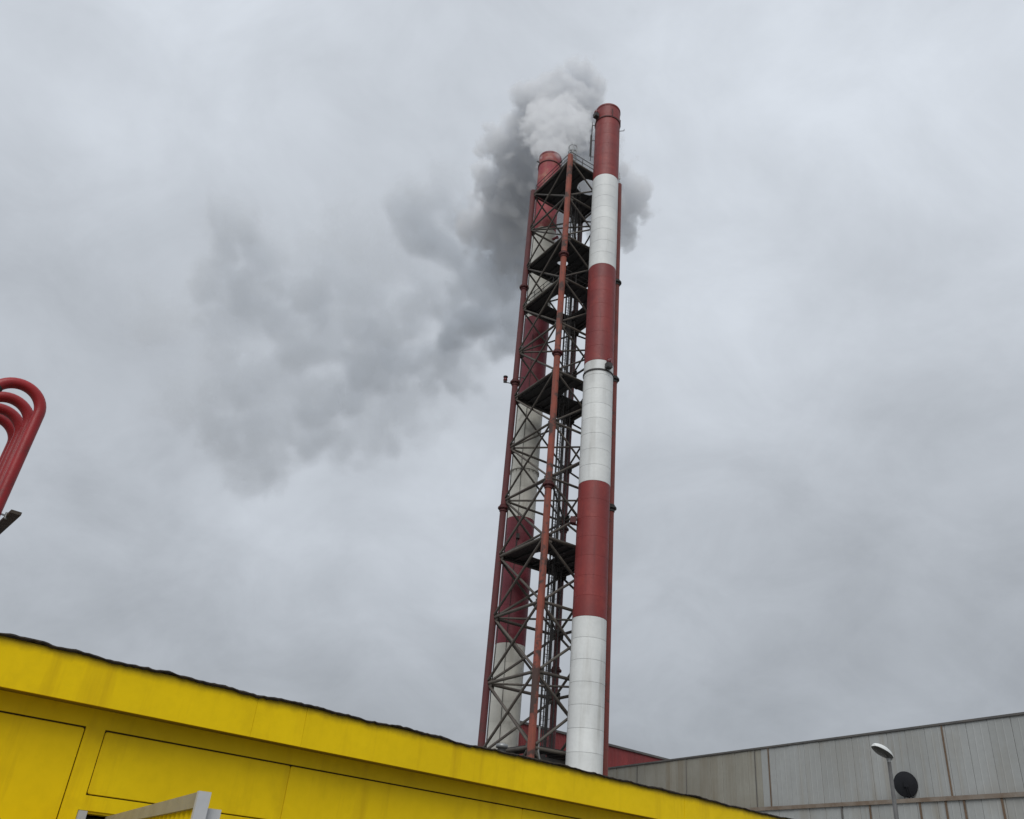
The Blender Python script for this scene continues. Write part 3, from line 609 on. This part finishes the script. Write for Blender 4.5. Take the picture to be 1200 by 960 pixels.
# channel beam that the pipes are clamped to
b0 = base + PA * .43 - PB * .36 + UP * 7.18
bm_ = thing('support_beam', b0 - UP * 7.18 + PB * 4.6, 'dark brown steel channel beam clamped beside the red gooseneck pipes', 'beam')
m_ = MB(); m_.box(b0 + PB * 2.4 + PA * .03, .19, 4.8, .06, (PA, PB, UP)); m_.build('channel', M['beam'], bm_)
m_ = MB(); m_.bar(b0 + PB * 4.6 + PA * .02 - UP * 7.18, b0 + PB * 4.6 + PA * .02 - UP * .023, .14, .16); m_.box(b0 + PB * 4.6 + PA * .02 - UP * 7.17, .4, .4, .02, (PA, PB, UP)); m_.build('post', M['beam'], bm_)
m_ = MB()
m_.tube(b0 + PB * .36 - PA * .06 - UP * .06, b0 + PB * .36 - PA * .06 + UP * .06, .03, 8)
m_.build('clamp_nut', M['galv'], bm_)
# ------------------------------------------------------------------ smoke: density grids worked out from drifting puffs and noise
def smoke(name, label, puffs, lo, hi, vox, nscale, warp, erode, gain, col, edge=.42, fine=1.0, bumps=1.0, aniso=0.0):
    mt = bpy.data.materials.new(name + '_vapour'); mt.use_nodes = True; t = mt.node_tree; t.nodes.clear()
    pv = N(t, 'ShaderNodeVolumePrincipled'); pv.inputs['Color'].default_value = (*col, 1); pv.inputs['Density'].default_value = gain; pv.inputs['Anisotropy'].default_value = aniso
    mo = N(t, 'ShaderNodeOutputMaterial'); t.links.new(pv.outputs[0], mo.inputs['Volume'])
    ng = bpy.data.node_groups.new(name + '_field', 'GeometryNodeTree')
    ng.interface.new_socket('Geometry', in_out='INPUT', socket_type='NodeSocketGeometry'); ng.interface.new_socket('Geometry', in_out='OUTPUT', socket_type='NodeSocketGeometry')
    out = N(ng, 'NodeGroupOutput'); lk = ng.links.new
    pos = N(ng, 'GeometryNodeInputPosition')
    def vm(op, a, b=None, sc=None):
        n = N(ng, 'ShaderNodeVectorMath', operation=op)
        for i_, x in enumerate((a, b)):
            if x is None: continue
            if isinstance(x, tuple): n.inputs[i_].default_value = x
            else: lk(x, n.inputs[i_])
        if sc is not None: n.inputs['Scale'].default_value = sc
        return n
    def noise(sc, det, vec, rg=.55):
        n = N(ng, 'ShaderNodeTexNoise'); n.inputs['Scale'].default_value = sc; n.inputs['Detail'].default_value = det; n.inputs['Roughness'].default_value = rg
        lk(vec, n.inputs['Vector']); return n
    P = pos.outputs[0]
    n1 = noise(nscale * .45, 2, P); w1 = vm('SCALE', vm('SUBTRACT', n1.outputs['Color'], (.5, .5, .5)).outputs[0], sc=warp * 2)
    P2 = vm('ADD', P, w1.outputs[0]).outputs[0]
    def cells(sc, vec, sm=0.35):                                            # rounded cauliflower bumps
        n = N(ng, 'ShaderNodeTexVoronoi', feature='F1'); n.inputs['Scale'].default_value = sc
        lk(vec, n.inputs['Vector']); return n.outputs['Distance']
    fb = math_(ng, 'MULTIPLY', math_(ng, 'SUBTRACT', noise(nscale * 1.4, 6, P2, .55).outputs[0], .5), erode * fine)
    b1 = math_(ng, 'MULTIPLY', math_(ng, 'SUBTRACT', .42, cells(nscale, P2)), erode * bumps)
    b2 = math_(ng, 'MULTIPLY', math_(ng, 'SUBTRACT', .42, cells(nscale * 2.3, P2)), erode * bumps * .45)
    nz = math_(ng, 'ADD', fb, math_(ng, 'ADD', b1, b2))
    acc = None
    for (x, y, z, r_, wgt) in puffs:
        dd = vm('DISTANCE', P2, (x, y, z)).outputs['Value']
        sg = math_(ng, 'ADD', math_(ng, 'MULTIPLY_ADD', dd, -1.0 / (r_ * 1.45), 1.0), nz)
        mr = N(ng, 'ShaderNodeMapRange', interpolation_type='SMOOTHSTEP'); mr.inputs['From Min'].default_value = .18; mr.inputs['From Max'].default_value = edge; mr.inputs['To Max'].default_value = wgt
        lk(sg, mr.inputs['Value'])
        acc = mr.outputs[0] if acc is None else math_(ng, 'MAXIMUM', acc, mr.outputs[0])
    vc = N(ng, 'GeometryNodeVolumeCube'); lk(acc, vc.inputs['Density'])
    vc.inputs['Min'].default_value = lo; vc.inputs['Max'].default_value = hi
    for i_, ax in enumerate('XYZ'): vc.inputs['Resolution ' + ax].default_value = max(8, int((hi[i_] - lo[i_]) / vox))
    sm = N(ng, 'GeometryNodeSetMaterial'); sm.inputs['Material'].default_value = mt
    lk(vc.outputs[0], sm.inputs['Geometry']); lk(sm.outputs[0], out.inputs[0])
    vd = bpy.data.volumes.new(name); vd.materials.append(mt)
    o = bpy.data.objects.new(name, vd); put(o); mod = o.modifiers.new('vapour', 'NODES'); mod.node_group = ng
    return tag(o, label, 'smoke', kind='stuff')
def grow(L, f): return [(x, y, z, r_ * f, w_) for x, y, z, r_, w_ in L]
JET = [(1.65,69.3,74.5,1.2,1.0), (1.6,69.6,75.8,1.5,1.0), (1.7,70.1,77.2,1.8,1.0), (1.5,70.6,78.8,2.1,1.0), (2.3,71.0,80.6,2.4,1.0), (0.6,71.2,81.4,2.2,1.0), (3.6,71.8,82.0,2.3,1.0), (1.6,72.0,83.6,2.7,1.0), (4.4,72.9,84.4,2.0,1.0), (0.2,72.8,85.0,2.0,.9), (2.8,73.4,86.2,2.3,.9), (1.0,74.2,87.8,2.0,.7), (4.0,74.5,87.9,1.9,.7)]
NEAR = [(2.0,76.0,92.5,3.1,0.50), (-0.6,77.0,91.7,2.9,0.50), (4.2,76.9,95.5,3.0,0.50), (6.2,76.8,96.3,1.8,0.50), (1.6,78.0,97.2,2.1,0.50), (-2.2,80.0,91.9,2.3,0.50), (5.8,78.8,92.7,2.4,0.50), (8.0,84.0,93.0,2.8,0.40), (11.5,88.2,91.6,2.7,0.35), (13.6,90.0,90.3,2.9,0.35), (13.7,94.0,88.1,2.2,0.30), (9.8,89.5,89.6,4.1,0.35), (4.6,81.9,87.8,4.1,0.40), (-2.9,84.0,90.6,3.8,0.50), (-4.6,87.9,90.4,3.1,0.50), (-1.5,90.0,90.0,4.4,0.50), (-3.5,94.9,89.8,3.8,0.45), (0.0,98.0,89.7,3.9,0.40), (-2.4,103.0,90.0,3.2,0.35), (2.1,92.0,89.4,4.5,0.40), (2.6,75.0,90.0,2.6,.55), (0.2,75.6,89.6,2.4,.55), (4.8,76.0,91.2,2.5,.5), (-3.0,99.0,92.0,4.2,.32), (1.5,104.0,90.0,4.0,.28), (-6.5,100.0,91.5,3.6,.28)]
FAR = [(-10.1,97.5,97.0,4.0,0.10), (-13.8,101.1,96.0,4.6,0.15), (-19.1,103.2,96.3,3.8,0.22), (-15.8,106.8,94.7,4.5,0.18), (-12.2,109.3,92.8,4.2,0.11), (-8.4,105.7,97.3,4.7,0.10), (-5.8,112.8,93.7,5.8,0.14), (-1.3,116.0,93.1,5.6,0.18), (-7.6,123.8,91.4,5.2,0.25), (-9.7,127.6,89.6,4.0,0.26), (-2.9,126.0,91.1,5.2,0.22), (-13.1,123.3,92.7,5.2,0.15), (-17.1,120.8,95.0,5.2,0.11), (-21.9,136.3,89.2,4.9,0.14), (-17.0,136.9,89.3,4.2,0.16), (-26.7,133.3,90.6,6.4,0.10), (-28.2,139.2,86.5,5.9,0.11), (-34.4,146.0,84.2,6.0,0.10), (-39.0,153.1,80.8,5.9,0.085), (-34.9,156.1,80.0,4.5,0.08), (-29.8,124.5,95.5,7.7,0.07), (-35.9,120.8,97.6,6.7,0.08), (-41.8,123.1,94.9,6.1,0.09), (-47.5,118.9,96.5,6.3,0.13), (-49.6,111.4,97.1,4.3,0.18), (-52.6,121.1,92.0,5.4,0.12), (-48.1,127.2,91.5,6.8,0.09), (-38.4,124.2,92.3,5.5,0.11), (-54.3,129.1,88.3,4.7,0.08), (-52.6,140.5,84.6,7.5,0.07), (-55.1,150.2,78.5,7.4,0.065), (-44.2,139.2,84.7,5.5,0.05), (-51.9,161.9,76.1,7.1,0.055), (-40.3,134.1,85.7,4.8,0.08), (-60.5,143.8,80.0,6.5,0.05), (-4.5,108.0,91.5,5.0,.22), (-0.5,110.0,90.5,5.2,.24), (-9.0,114.0,92.5,5.0,.16), (-21.0,126.0,92.5,6.0,.08), (-24.0,115.0,97.0,6.0,.06), (-30.0,112.0,98.5,5.5,.05), (-20.0,146.0,84.0,6.5,.05), (-46.0,150.0,80.0,8.0,.05), (-28.0,152.0,82.0,7.0,.045), (-64.0,128.0,88.0,6.5,.035), (-38.0,132.0,90.0,8.5,.05), (-12.0,134.0,88.0,5.5,.12)]
smoke('steam_jet', 'bright white steam jet rising straight out of the crimson chimney mouth', grow(JET, 1.1), (-5, 66, 73), (9, 80, 93), .13, .85, .6, .55, 1.0, (.925, .932, .942), .40, .7, 1.1)
smoke('smoke_plume', 'dense grey smoke billowing above and behind the two chimney tops', grow(NEAR, 1.18), (-15, 68, 77), (22, 112, 105), .21, .36, 1.3, .60, 1.6, (.895, .905, .92), .32, .5, 1.1)
smoke('smoke_trail', 'thin grey smoke drifting away to the left behind the tower', grow(FAR, 1.22), (-78, 86, 60), (10, 180, 112), .55, .16, 4.0, .88, 1.2, (.822, .845, .872), .60, 1.5, .7)
